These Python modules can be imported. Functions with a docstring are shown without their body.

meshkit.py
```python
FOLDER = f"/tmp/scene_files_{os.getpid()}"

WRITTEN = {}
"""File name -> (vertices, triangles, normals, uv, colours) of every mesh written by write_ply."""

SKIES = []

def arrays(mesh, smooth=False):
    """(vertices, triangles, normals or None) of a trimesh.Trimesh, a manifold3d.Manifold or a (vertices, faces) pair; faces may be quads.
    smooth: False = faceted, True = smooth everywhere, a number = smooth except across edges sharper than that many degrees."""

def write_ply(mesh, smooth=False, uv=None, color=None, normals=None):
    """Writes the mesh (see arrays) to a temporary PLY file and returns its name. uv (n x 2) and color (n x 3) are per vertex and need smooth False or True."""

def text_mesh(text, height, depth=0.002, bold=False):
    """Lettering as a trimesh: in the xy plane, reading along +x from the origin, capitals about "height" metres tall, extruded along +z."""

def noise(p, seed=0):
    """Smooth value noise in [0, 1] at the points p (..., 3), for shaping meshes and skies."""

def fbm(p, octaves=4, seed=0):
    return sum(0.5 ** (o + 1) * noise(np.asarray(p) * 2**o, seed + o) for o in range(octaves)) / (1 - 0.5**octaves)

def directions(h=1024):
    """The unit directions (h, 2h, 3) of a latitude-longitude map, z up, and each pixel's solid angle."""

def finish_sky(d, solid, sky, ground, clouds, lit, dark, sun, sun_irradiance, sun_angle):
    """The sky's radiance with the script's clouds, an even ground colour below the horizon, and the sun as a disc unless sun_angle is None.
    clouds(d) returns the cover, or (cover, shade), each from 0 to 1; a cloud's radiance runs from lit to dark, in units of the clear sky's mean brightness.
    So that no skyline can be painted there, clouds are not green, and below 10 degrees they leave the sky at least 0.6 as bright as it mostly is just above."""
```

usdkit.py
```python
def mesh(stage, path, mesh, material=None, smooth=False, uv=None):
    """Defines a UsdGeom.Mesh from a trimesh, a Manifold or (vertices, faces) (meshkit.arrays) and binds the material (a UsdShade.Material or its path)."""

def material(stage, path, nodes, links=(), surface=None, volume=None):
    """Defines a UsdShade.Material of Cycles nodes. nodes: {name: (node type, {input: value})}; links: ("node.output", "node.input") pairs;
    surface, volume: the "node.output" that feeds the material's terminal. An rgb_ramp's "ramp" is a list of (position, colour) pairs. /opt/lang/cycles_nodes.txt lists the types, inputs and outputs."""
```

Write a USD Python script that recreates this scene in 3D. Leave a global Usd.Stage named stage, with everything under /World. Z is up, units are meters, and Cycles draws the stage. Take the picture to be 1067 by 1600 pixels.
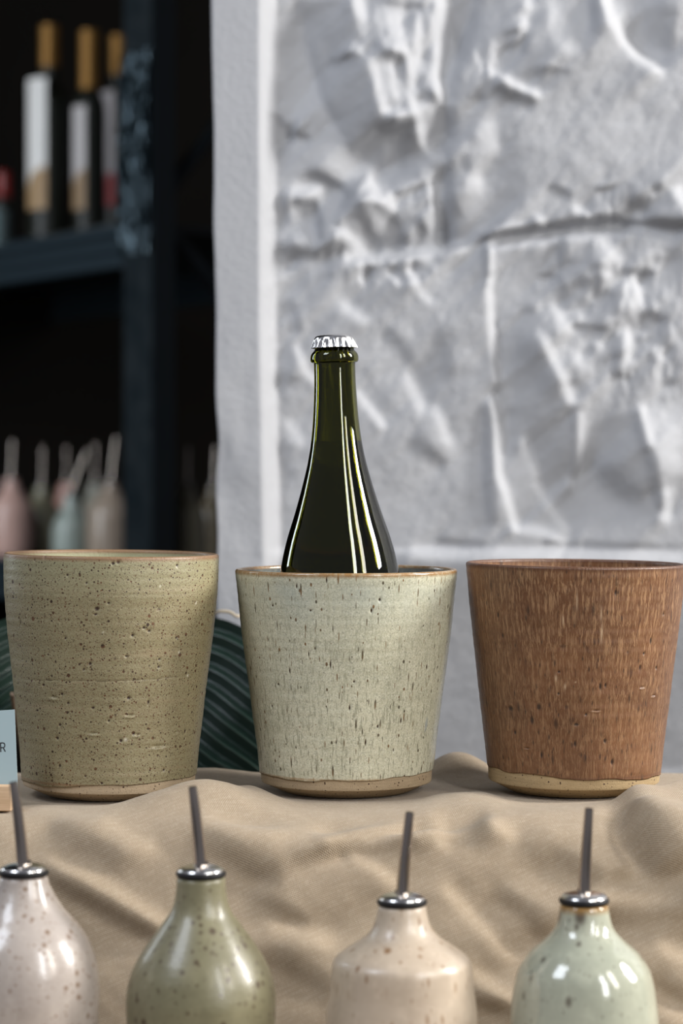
import math, random
import numpy as np, trimesh
from scipy import ndimage
from pxr import Usd, UsdGeom, UsdLux, UsdShade, Gf, Sdf, Vt
import usdkit, meshkit

stage = Usd.Stage.CreateInMemory()
UsdGeom.SetStageUpAxis(stage, 'Z'); UsdGeom.SetStageMetersPerUnit(stage, 1.0)
UsdGeom.Xform.Define(stage, '/World'); UsdGeom.Scope.Define(stage, '/World/Looks')

# ------------------------------------------------------------------ camera
D, ZC, F, CX, HY = 1.62, 0.214, 3779.0, 533.5, 735.0     # distance to the pots, eye height, focal length and horizon in pixels
cam = UsdGeom.Camera.Define(stage, '/World/camera')
cam.CreateHorizontalApertureAttr(24.0); cam.CreateVerticalApertureAttr(36.0)
cam.CreateFocalLengthAttr(24.0 * F / 1067)
cam.CreateVerticalApertureOffsetAttr(-(800 - HY) / 1067 * 24.0)
cam.CreateFStopAttr(5.2); cam.CreateFocusDistanceAttr(1.575)
cam.AddTranslateOp().Set((0, -D, ZC)); cam.AddRotateXOp().Set(90)
cam.CreateExposureAttr(0.48)
cam.CreateClippingRangeAttr((0.05, 100))

# ------------------------------------------------------------------ light: windows behind and beside the camera, dim room fill
def window_light(name, pos, target, w, h, col, radiance):
    l = UsdLux.RectLight.Define(stage, '/World/' + name)
    l.CreateWidthAttr(w); l.CreateHeightAttr(h); l.CreateColorAttr(Gf.Vec3f(*col)); l.CreateIntensityAttr(radiance)
    m = Gf.Matrix4d().SetLookAt(Gf.Vec3d(*pos), Gf.Vec3d(*target), Gf.Vec3d(0, 0, 1)).GetInverse()
    l.AddTransformOp().Set(m)
window_light('window_light_right', (2.85, -0.08, 1.50), (0, 0.35, 0.2), 0.55, 1.35, (1.0, 0.97, 0.93), 47.0)
window_light('window_light_key', (2.00, -1.65, 1.50), (0, 0.2, 0.12), 0.36, 1.5, (1.0, 0.95, 0.87), 13.0)
window_light('window_light_middle', (1.05, -1.75, 1.0), (0, 0, 0.12), 0.24, 1.3, (0.97, 0.98, 1.0), 14.5)
window_light('window_light_left', (-1.45, -1.05, 2.0), (0, 0.1, 0.1), 0.8, 1.0, (0.84, 0.90, 1.0), 9.0)
window_light('window_light_side', (-1.75, 1.25, 0.75), (-0.35, 2.1, 0.55), 0.6, 1.3, (0.86, 0.93, 1.0), 7.0)
dome = UsdLux.DomeLight.Define(stage, '/World/room_fill')
dome.CreateColorAttr(Gf.Vec3f(0.86, 0.88, 1.0)); dome.CreateIntensityAttr(0.045)

# ------------------------------------------------------------------ helpers
used = {}
def numbered(path):
    n = used.get(path, 0); used[path] = n + 1
    return path if n == 0 else '%s_%03d' % (path, n)
def thing(name, label, cat, loc=(0, 0, 0), rot=(0, 0, 0), group=None, kind=None):
    x = UsdGeom.Xform.Define(stage, numbered('/World/' + name))
    x.AddTranslateOp().Set(tuple(map(float, loc))); x.AddRotateXYZOp().Set(tuple(map(float, rot)))
    tag(x.GetPrim(), label, cat, group, kind)
    return x.GetPrim()
def tag(p, label=None, cat=None, group=None, kind=None):
    for k, v in (('label', label), ('category', cat), ('group', group), ('kind', kind)):
        if v: p.SetCustomDataByKey(k, v)
    return p
def obj(name, mesh, mat, parent=None, smooth=35, uv=None, label=None, attrs=None, normals=None):
    path = numbered((parent.GetPath().pathString if parent else '/World') + '/' + name)
    m = usdkit.mesh(stage, path, mesh, mat, smooth=smooth, uv=uv)
    if normals is not None:
        m.CreateNormalsAttr(Vt.Vec3fArray.FromNumpy(normals.astype(np.float32))); m.SetNormalsInterpolation('vertex')
    for k, a in (attrs or {}).items():
        UsdGeom.PrimvarsAPI(m).CreatePrimvar(k, Sdf.ValueTypeNames.FloatArray, 'vertex').Set(Vt.FloatArray.FromNumpy(np.asarray(a, np.float32)))
    if label: m.GetPrim().SetCustomDataByKey('label', label)
    return m.GetPrim()
def copy_of(root, loc, rot, label, group=None):
    was = root.GetCustomData()
    r = thing(root.GetName().rstrip('_0123456789'), label, was['category'], loc, rot, group or was.get('group'))
    r.GetReferences().AddInternalReference(root.GetPath()); r.SetInstanceable(True)
    return r
def px(x, y, d):                     # a point of the place, d metres in front of the camera
    return np.array([(x - CX) * d / F, d - D, ZC - (y - HY) * d / F])
def box(size, centre, bevel=0.0):
    b = trimesh.creation.box(size)
    if bevel:
        import manifold3d as m3
        s = np.array(size) / 2 - bevel
        sp = [m3.Manifold.sphere(bevel, 12).translate([float(sx * s[0]), float(sy * s[1]), float(sz * s[2])]) for sx in (-1, 1) for sy in (-1, 1) for sz in (-1, 1)]
        mm = m3.Manifold.batch_hull(sp).to_mesh()
        b = trimesh.Trimesh(mm.vert_properties[:, :3], mm.tri_verts)
    b.apply_translation(centre); return b
def lathe(profile, n=72, fine=1):
    """profile: (r, z) from the axis at the bottom, outside up, to the axis again; a closed solid of revolution."""
    p = np.array(profile, float)
    a = np.linspace(0, 2 * math.pi, n, endpoint=False)
    v = np.stack([p[:, 0][:, None] * np.cos(a), p[:, 0][:, None] * np.sin(a), np.broadcast_to(p[:, 1][:, None], (len(p), n))], -1).reshape(-1, 3)
    i, j = np.meshgrid(np.arange(len(p) - 1), np.arange(n), indexing='ij')
    q = np.stack([i * n + j, i * n + (j + 1) % n, (i + 1) * n + (j + 1) % n, (i + 1) * n + j], -1).reshape(-1, 4)
    f = np.vstack([q[:, [0, 1, 2]], q[:, [0, 2, 3]]])
    m = trimesh.Trimesh(v, f, process=True); m.update_faces(m.nondegenerate_faces()); return m
def smooth_curve(pts, n):
    from scipy.interpolate import PchipInterpolator
    p = np.array(pts, float); t = np.r_[0, np.cumsum(np.linalg.norm(np.diff(p, axis=0), axis=1))]
    return np.stack([PchipInterpolator(t, p[:, k])(np.linspace(0, t[-1], n)) for k in range(p.shape[1])], 1)
def sweep(path, radii, sides=20, cap=True):
    p = np.asarray(path, float); t = np.gradient(p, axis=0); t /= np.linalg.norm(t, axis=1, keepdims=True)
    ref = np.array([0, 1.0, 0]) if abs(t[0, 1]) < .9 else np.array([1.0, 0, 0])
    a = np.cross(t, ref); a /= np.linalg.norm(a, axis=1, keepdims=True); b = np.cross(t, a)
    g = np.arange(sides) * 2 * math.pi / sides; r = np.broadcast_to(radii, (len(p),))
    v = p[:, None] + r[:, None, None] * (np.cos(g)[None, :, None] * a[:, None] + np.sin(g)[None, :, None] * b[:, None])
    i, j = np.meshgrid(np.arange(len(p) - 1), np.arange(sides), indexing='ij')
    q = np.stack([i * sides + j, i * sides + (j + 1) % sides, (i + 1) * sides + (j + 1) % sides, (i + 1) * sides + j], -1).reshape(-1, 4)
    v = v.reshape(-1, 3); f = np.vstack([q[:, [0, 1, 2]], q[:, [0, 2, 3]]])
    if cap:
        n = len(v); v = np.vstack([v, p[0], p[-1]]); k = np.arange(sides)
        f = np.vstack([f, np.stack([np.full(sides, n), (k + 1) % sides, k], 1), np.stack([np.full(sides, n + 1), n - sides + k, n - sides + (k + 1) % sides], 1)])
    m = trimesh.Trimesh(v, f, process=False); m.fix_normals(); return m

class Graph:
    """a small builder of Cycles node graphs"""
    def __init__(s): s.n, s.l, s.k = {}, [], 0
    def add(s, kind, out, **kw):
        s.k += 1; name = 'n%d' % s.k; vals = {}
        for k, v in kw.items():
            if isinstance(v, str) and '.' in v: s.l.append((v, name + '.' + k))
            else: vals[k] = v
        s.n[name] = (kind, vals); return name + '.' + out
    def obj(s): return s.add('texture_coordinate', 'object')
    def scaled(s, vec, sc): return s.add('mapping', 'vector', vector=vec, scale=sc)
    def noise(s, vec, scale, detail=3, rough=.55, dist=0): return s.add('noise_texture', 'fac', vector=vec, scale=scale, detail=detail, roughness=rough, distortion=dist)
    def range(s, v, a, b, lo=0.0, hi=1.0): return s.add('map_range', 'result', value=v, from_min=a, from_max=b, to_min=lo, to_max=hi, clamp=True)
    def math(s, t, a, b=0.0, c=0.0): return s.add('math', 'value', math_type=t, value1=a, value2=b, value3=c)
    def mix(s, f, a, b, t='mix'): return s.add('mix', 'color', mix_type=t, fac=f, color1=a, color2=b)
    def attr(s, name): return s.add('attribute', 'fac', attribute=name)
    def specks(s, vec, scale, radius, prob, soft=.4, seed=0.0):
        if seed: vec = s.add('mapping', 'vector', vector=vec, location=(seed, seed * 1.7, seed * .6))
        s.k += 1; name = 'n%d' % s.k
        s.n[name] = ('voronoi_texture', {'feature': 'f1', 'scale': scale, 'randomness': 1.0}); s.l.append((vec, name + '.vector'))
        s.k += 1; sep = 'n%d' % s.k
        s.n[sep] = ('separate_color', {}); s.l.append((name + '.color', sep + '.color'))
        size = s.range(sep + '.g', 0, 1, radius * .45, radius)
        rel = s.math('divide', name + '.distance', size)
        return s.math('multiply', s.range(rel, 1.0, 1.0 - soft), s.math('less_than', sep + '.r', prob))
    def bump(s, h, dist, strength=1.0, normal=None):
        kw = dict(height=h, distance=dist, strength=strength)
        if normal: kw['normal'] = normal
        return s.add('bump', 'normal', **kw)
    def done(s, name, surface=None, **kw):
        if surface is None: surface = s.add('principled_bsdf', 'BSDF', **kw)
        return usdkit.material(stage, '/World/Looks/' + name, s.n, s.l, surface=surface)
def plain(name, col, rough=.5, metal=0.0, **kw):
    return Graph().done(name, base_color=col, roughness=rough, metallic=metal, **kw)

# ------------------------------------------------------------------ room shell (dark store room behind the wall)
YW = 0.50                                                       # plane of the whitewashed stone wall
FLOOR = -0.95
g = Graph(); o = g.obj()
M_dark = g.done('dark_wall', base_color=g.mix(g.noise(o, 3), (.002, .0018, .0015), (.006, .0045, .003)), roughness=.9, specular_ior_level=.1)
g = Graph(); o = g.obj()
M_floor = g.done('floor_concrete', base_color=g.mix(g.noise(o, 6), (.03, .028, .026), (.06, .056, .05)), roughness=.8)
def struct(name, mesh, mat): return tag(obj(name, mesh, mat, smooth=False), kind='structure')
struct('floor', box((6.4, 7.2, .1), (0.2, 0.4, FLOOR - .05)), M_floor)
struct('wall_far', box((6.4, .1, 3.2), (0.2, 3.4, FLOOR + 1.6)), M_dark)
struct('wall_left', box((.1, 2.7, 3.2), (-2.0, 2.05, FLOOR + 1.6)), M_dark)
struct('ceiling', box((3.6, 2.9, .1), (-.3, 2.0, FLOOR + 3.25)), M_dark)

# ------------------------------------------------------------------ whitewashed stone wall: a relief cut into stones, joints and a plaster strip
DW = YW + D; SW = DW / F
step = 0.0020
wx = np.arange(px(335, 0, DW)[0], px(335, 0, DW)[0] + 0.70, step)
wz = np.arange(px(0, 1500, DW)[2], px(0, -330, DW)[2], step)
GX, GZ = np.meshgrid(wx, wz, indexing='ij')
PX, PY = GX / SW + CX, HY - (GZ - ZC) / SW                      # the photograph's pixel over each point of the wall
def seg_dist(X, Y, pts):
    d = np.full(X.shape, 1e9)
    if len(pts) == 1: return np.hypot(X - pts[0][0], Y - pts[0][1])
    for (ax, ay), (bx, by) in zip(pts[:-1], pts[1:]):
        ex, ey = bx - ax, by - ay
        t = np.clip(((X - ax) * ex + (Y - ay) * ey) / (ex * ex + ey * ey + 1e-9), 0, 1)
        d = np.minimum(d, np.hypot(X - ax - t * ex, Y - ay - t * ey))
    return d
def stroke(X, Y, delta, w, *pts): return delta * np.exp(-(seg_dist(X, Y, pts) / w) ** 2)
def patch(X, Y, delta, soft, cell, *pts):
    m = np.zeros(X.shape, bool)
    for (ax, ay), (bx, by) in zip(pts, pts[1:] + pts[:1]):
        if ay != by: m ^= ((ay > Y) != (by > Y)) & (X < (bx - ax) * (Y - ay) / (by - ay) + ax)
    m = m.astype(float)
    return delta * ndimage.gaussian_filter(m, soft / cell)
def relief(facing, spacing, lu, lv, eps):
    """the height field whose slope along (lu, lv) follows `facing` (faces turned to or from that side), least squares"""
    n0, n1 = facing.shape; pad = 60
    b = np.pad(facing - facing.mean(), pad, mode='linear_ramp')
    wu = 2j * np.pi * np.fft.fftfreq(b.shape[0], spacing)[:, None]; wv = 2j * np.pi * np.fft.fftfreq(b.shape[1], spacing)[None, :]
    k = -(lu * wu + lv * wv)
    h = np.fft.ifft2(np.fft.fft2(b) * np.conj(k) / (np.abs(k) ** 2 + eps ** 2 + .02 * (np.abs(wu) ** 2 + np.abs(wv) ** 2))).real
    return h[pad:pad + n0, pad:pad + n1]
WALL_STROKES = [  # how far a facet turns to the upper right, its half width and its line on the wall
 (-.3,8,(470,5),(480,60),(500,140),(522,185)),(-.6,6,(430,180),(458,206)),(-.6,5,(463,190),(458,216)),(-.6,5,(460,208),(482,215)),
 (.5,8,(558,0),(566,26)),(.45,8,(556,76),(576,92),(588,126),(592,155),(600,178),(625,182)),(-.65,7,(524,94),(546,91)),(.4,5,(547,82)),
 (.35,16,(612,28),(624,58)),(.4,9,(600,78),(632,84)),(-.65,6,(588,76),(602,88),(630,93)),(-.6,6,(656,10)),(-.3,5,(606,6),(640,8)),
 (.6,11,(690,0),(690,60),(684,125),(690,160)),(.35,7,(654,22),(653,80),(658,112)),(-.75,7,(672,152),(690,166)),(-.6,9,(702,172),(706,208)),
 (-.7,8,(598,203),(645,191)),(.4,8,(640,95),(640,150),(652,188),(664,222),(690,244)),(.3,9,(612,112),(620,150)),(-.25,7,(634,110),(634,170)),
 (-.6,6,(488,272),(515,282),(535,291),(548,304)),(-.35,7,(547,306),(540,326)),(.3,11,(462,300),(498,300),(520,332)),(.45,9,(582,272),(588,296)),
 (-.5,8,(560,325),(570,350),(590,378)),(-.45,8,(590,325),(610,335),(632,368)),(-.8,9,(628,376)),(-.55,6,(465,318),(490,312),(500,332),(500,370)),
 (.25,12,(470,342),(490,384)),(-.55,9,(448,390),(490,396),(536,384)),(-.4,13,(465,412)),(-.55,6,(444,312),(447,345)),(.35,9,(530,364),(580,394)),
 (-.4,5,(622,302),(666,288)),(-.6,5,(655,344),(666,362)),(.5,8,(676,290),(686,376)),(-.5,9,(699,240),(702,368)),(.5,8,(548,407),(620,398),(690,390),(724,384)),
 (-.5,9,(580,421)),(.4,6,(568,436)),(-.5,7,(620,420)),(.5,5,(608,426),(624,442)),(.45,5,(636,424),(650,440)),(-.4,6,(650,414)),(-.5,5,(514,431)),
 (.3,8,(440,428),(470,412)),(.3,7,(580,300),(612,326)),(.35,6,(600,280),(614,322)),
 (-.4,10,(748,-10),(736,50),(716,100),(704,150)),(.35,8,(703,60),(712,92)),(.45,8,(825,4)),(.4,8,(819,36)),(-.5,5,(792,52),(806,50)),(-.65,6,(797,72)),
 (-.45,5,(822,58),(818,82)),(.4,8,(775,93)),(.65,7,(770,113),(800,130),(836,148)),(-.65,9,(772,138),(800,150),(830,156)),(-.55,6,(755,153)),
 (-.55,9,(840,114)),(-.3,4,(850,110),(884,114)),(-.5,7,(928,0),(930,52)),(.8,9,(945,-10),(955,30),(975,60),(1000,86),(1026,104)),(.3,14,(976,14)),
 (-.3,7,(1048,20),(1046,76)),(-.18,24,(788,220),(800,300)),(.25,15,(745,285)),(.2,14,(760,200),(770,230)),(-.3,6,(728,250),(732,262)),
 (-.95,7,(760,372),(790,363),(830,358),(880,351),(920,346),(960,341),(1000,346),(1075,352)),(-.8,15,(1000,316)),(-.75,6,(1026,294)),
 (-.5,4,(864,292),(890,305)),(-.55,4,(934,296),(955,293)),(.5,8,(766,382),(860,369),(940,360),(1000,358),(1044,372)),(-.35,14,(702,310),(706,360)),
 (.35,5,(756,358),(820,351)),(.35,6,(840,340),(850,350)),(.35,5,(900,325),(920,333)),(.4,6,(985,335),(1000,341)),(.5,9,(1060,300),(1075,330)),
 (-.45,5,(757,372),(757,400),(760,444)),(.35,4,(768,388),(769,440)),(-.45,6,(876,380),(875,420),(881,450)),(-.5,5,(893,411)),(-.55,5,(932,416)),
 (-.45,9,(911,440)),(-.65,5,(980,423),(1018,427)),(.4,13,(992,446)),(-.4,8,(1030,404)),(-.4,4,(845,428),(872,431)),(.35,8,(850,442)),(-.5,5,(962,456)),
 (-.3,9,(922,384)),(.35,11,(946,382),(962,402)),(.4,9,(868,482),(886,512)),(-.55,6,(828,484)),(-.5,6,(900,508),(942,514)),(.4,7,(908,490)),
 (-.4,9,(884,462)),(-.5,6,(956,462)),(.35,14,(992,470)),(-.5,7,(1010,490),(1040,500)),(.45,7,(984,520),(984,560)),(-.5,8,(965,555)),(-.45,7,(970,586)),
 (.35,8,(842,520),(878,590),(892,624)),(-.2,24,(826,540),(858,600)),(-.4,7,(1022,560)),(.4,6,(1034,558)),(-.45,6,(1050,596)),(.3,8,(930,470)),(-.35,6,(915,470)),
 (.3,7,(940,540)),(-.35,6,(925,545)),(.3,10,(905,560)),(-.3,7,(895,600)),(.35,7,(1010,520)),(-.35,6,(1000,530)),(.3,6,(948,430)),(.3,6,(884,432)),
 (.6,5,(764,440),(768,500),(773,544),(777,592)),(.6,5,(770,620),(778,660),(780,740),(800,800),(808,822)),(-.4,8,(760,640),(762,780),(766,812)),
 (-.3,4,(776,500),(784,560)),(-.35,9,(894,640),(900,700),(899,732)),(.3,7,(908,650),(908,740)),(-.5,8,(994,650),(1000,680),(1015,730),(1030,792)),
 (.4,7,(1003,640),(1012,690)),(.35,9,(1042,770),(1040,806)),(-.35,17,(948,740),(990,770)),(.35,7,(894,756)),(.35,7,(806,824),(850,830),(882,846)),
 (.3,6,(840,758),(886,826)),(-.35,5,(856,846),(902,851)),(-.3,6,(690,845),(752,851)),(-.3,6,(920,851),(1075,861)),(.3,8,(650,862),(1075,872)),
 (.25,8,(820,690),(840,740)),(-.25,7,(800,640),(806,700)),(.35,6,(464,545),(478,580),(500,602)),(-.4,11,(446,592)),(.35,6,(560,616),(598,664)),
 (-.45,6,(454,474),(466,512)),(.3,7,(452,498)),(.25,8,(540,480),(570,500)),(-.2,10,(690,520),(700,580)),(.25,9,(640,590),(660,640)),(-.25,9,(650,690),(690,720)),
 (.25,8,(680,640),(700,690)),(-.2,9,(440,700),(455,740)),(.2,8,(452,660),(470,690)),(.2,6,(640,440),(670,470)),(-.2,8,(610,520),(640,560))]
WALL_PATCHES = [(-.42,4,(478,0),(545,0),(560,60),(585,95),(592,150),(600,185),(650,196),(652,232),(600,262),(545,240),(505,150),(484,60)),
 (.16,6,(432,30),(464,15),(474,60),(498,145),(545,238),(586,272),(560,282),(500,262),(450,225),(432,180)),
 (-.3,4,(625,215),(650,203),(664,240),(640,252),(622,240)),(.22,3,(600,220),(612,226),(626,262),(660,286),(628,300),(604,290)),
 (.4,3,(583,268),(596,300),(604,318),(556,318),(562,290)),(.22,5,(855,0),(918,0),(915,62),(890,92),(868,82),(852,40)),
 (-.5,4,(1010,8),(1044,4),(1045,76),(1020,70),(1002,45)),(.15,8,(440,330),(470,320),(500,390),(450,380)),(-.28,8,(800,520),(850,540),(880,640),(895,760),(850,750),(800,640)),
 (-.22,9,(960,600),(990,640),(1000,700),(1010,800),(960,790),(920,730)),(-.3,6,(1020,340),(1067,335),(1067,420),(1040,390)),(.18,8,(1010,640),(1067,640),(1067,740),(1030,740))]
LU, LV = .72, .69
def wall_relief():
    f = np.zeros_like(GX)
    for d, w, *pts in WALL_STROKES: f += stroke(PX, PY, d * (1.4 if d > 0 else .95), w * 1.12, *pts)
    for d, s, *pts in WALL_PATCHES: f += patch(PX, PY, d * (1.1 if d > 0 else .75), s, step / SW, *pts)
    H = relief(f * 1.8, step, LU, LV, 9.0)
    P = np.stack([GX, np.zeros_like(GX), GZ], -1)
    rough = np.clip((1100 - PY) / 500, .35, 1)
    H += .0075 * rough * (meshkit.fbm(P * [26, 1, 20] + 3.3, 3, 5) - .5)
    chip = sum(np.exp(-((PX - cx) / sx) ** 2 - ((PY - cy) / sy) ** 2) for cx, cy, sx, sy in ((640, 90, 60, 110), (500, 350, 80, 60), (950, 450, 110, 110), (1010, 560, 60, 80), (760, 110, 50, 80), (980, 320, 70, 30), (620, 420, 90, 25), (670, 300, 40, 70)))
    rg = lambda k, sd: np.abs(meshkit.fbm(P * [k, 1, k * .38], 2, sd) - .5) * 2
    H += np.minimum(chip, 1.2) * (.0052 * rg(70, 31) + .0018 * rg(150, 32) - .002)
    diag = np.stack([(GX + GZ) * 60, np.zeros_like(GX), (GZ - GX) * 130], -1)
    H += .0013 * rough * (meshkit.fbm(diag, 3, 9) - .5)
    out = (PX > 1100) | (PY < -40)                              # past the frame the stones go on, rough-hewn
    H += np.clip(np.maximum((PX - 1090) / 80, (-30 - PY) / 80), 0, 1) * .012 * (np.abs(meshkit.fbm(P * [30, 1, 22], 3, 21) - .5) * 3 - .6)
    t = np.clip((PX - 407 - (PY > 500) * np.clip((PY - 500) / 60, 0, 6)) / 25, 0, 1)
    strip = 1 - .75 * t - .25 * t * t * (3 - 2 * t)
    H = H * (1 - strip) + strip * (.0205 + (.0040 * (meshkit.fbm(P * [26, 1, 14], 3, 2) - .5)) * np.clip((PY - 430) / 200, .06, 1.2))
    # lower course: stands a little proud, smooth
    low = np.clip((PY - 856) / 10, 0, 1); H += low * (1 - strip) * .003 - np.clip(PY - 878, 0, 330) * SW * .24 * (1 - strip)
    return H, strip
WH, WSTRIP = wall_relief()
edge = 8 * np.clip(PY / 800, 0, 1) + 3.0 * (meshkit.noise(np.stack([PY / 70, PY * 0, PY * 0], -1), 4) - .5) + 4 * np.exp(-((PY - 690) / 45.) ** 2)
WXX = GX + (edge - 2) * SW * np.clip(1 - (PX - 335) / 50, 0, 1)
WV = np.stack([WXX, YW - WH, GZ], -1)
WV = np.concatenate([WV[:1] + [[[0.004, .30, 0]]], WV[:1] + [[[0.001, .006, 0]]], WV[:1] + [[[.0002, .0015, 0]]], WV], 0)
lab = np.zeros(GX.shape, int)
joint = np.interp(PX, [700, 760, 880, 960, 1000, 1075, 1400], [378, 372, 351, 341, 346, 352, 348])
upper = np.where(PX < 730, 394, joint); vert_low = np.interp(PY, [380, 590, 700, 830], [760, 775, 779, 806])
lab[(PX < 702)] = 1; lab[PX >= 702] = 2
lower = PY > upper; lab[lower & (PX < vert_low)] = 3; lab[lower & (PX >= vert_low)] = 4
lab[PY > 858] = 5; lab[(PY < -60)] = 6; lab[(PX > 1180) & (PY < joint) & (PY >= -60)] = 7; lab[(PX > 1250) & lower & (PY <= 858)] = 8
mort = (ndimage.maximum_filter(lab, 5) != ndimage.minimum_filter(lab, 5))
lab[mort] = 9; lab[WSTRIP > .02] = 10
lab = np.concatenate([np.full((3, lab.shape[1]), 10), lab], 0)
g = Graph(); o = g.obj()
b1 = g.noise(o, 150, 4, .6); b2 = g.noise(o, 900, 2, .5)
M_wash = g.done('whitewash', base_color=g.mix(g.noise(o, 14, 3), (.350, .357, .376), (.392, .399, .418)), roughness=.75,
                normal=g.bump(b2, .0005, .4, g.bump(b1, .0010, .7)))
def build_wall():
    n0, n1 = WV.shape[:2]; v = WV.reshape(-1, 3)
    i, j = np.meshgrid(np.arange(n0 - 1), np.arange(n1 - 1), indexing='ij')
    a = i * n1 + j
    q = np.stack([a, a + n1, a + n1 + 1, a + 1], -1).reshape(-1, 4); ql = lab[:-1, :-1].ravel()
    f = np.vstack([q[:, [0, 1, 2]], q[:, [0, 2, 3]]]); fl = np.r_[ql, ql]
    nrm = np.zeros_like(v); fn = np.cross(v[f[:, 1]] - v[f[:, 0]], v[f[:, 2]] - v[f[:, 0]])
    for k in range(3): np.add.at(nrm, f[:, k], fn)
    nrm /= np.linalg.norm(nrm, axis=1, keepdims=True)
    w = tag(UsdGeom.Xform.Define(stage, '/World/wall_back').GetPrim(), 'whitewashed rough-hewn stone wall with a smooth plastered left edge', 'wall', None, 'structure')
    for k in range(1, 11):
        ff = f[fl == k]
        if not len(ff): continue
        u, inv = np.unique(ff, return_inverse=True)
        name = 'mortar' if k == 9 else 'plaster_edge' if k == 10 else 'stone'
        obj(name, trimesh.Trimesh(v[u], inv.reshape(-1, 3), process=False), M_wash, w, smooth=True, normals=nrm[u])
    x0, x1 = wx[0] + .012, wx[-1] + 1.2
    obj('wall_core', box((x1 - x0, .40, 3.1), ((x0 + x1) / 2, YW + .09 + .20, FLOOR + 1.55)), M_wash, w, smooth=False)
build_wall()

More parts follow.
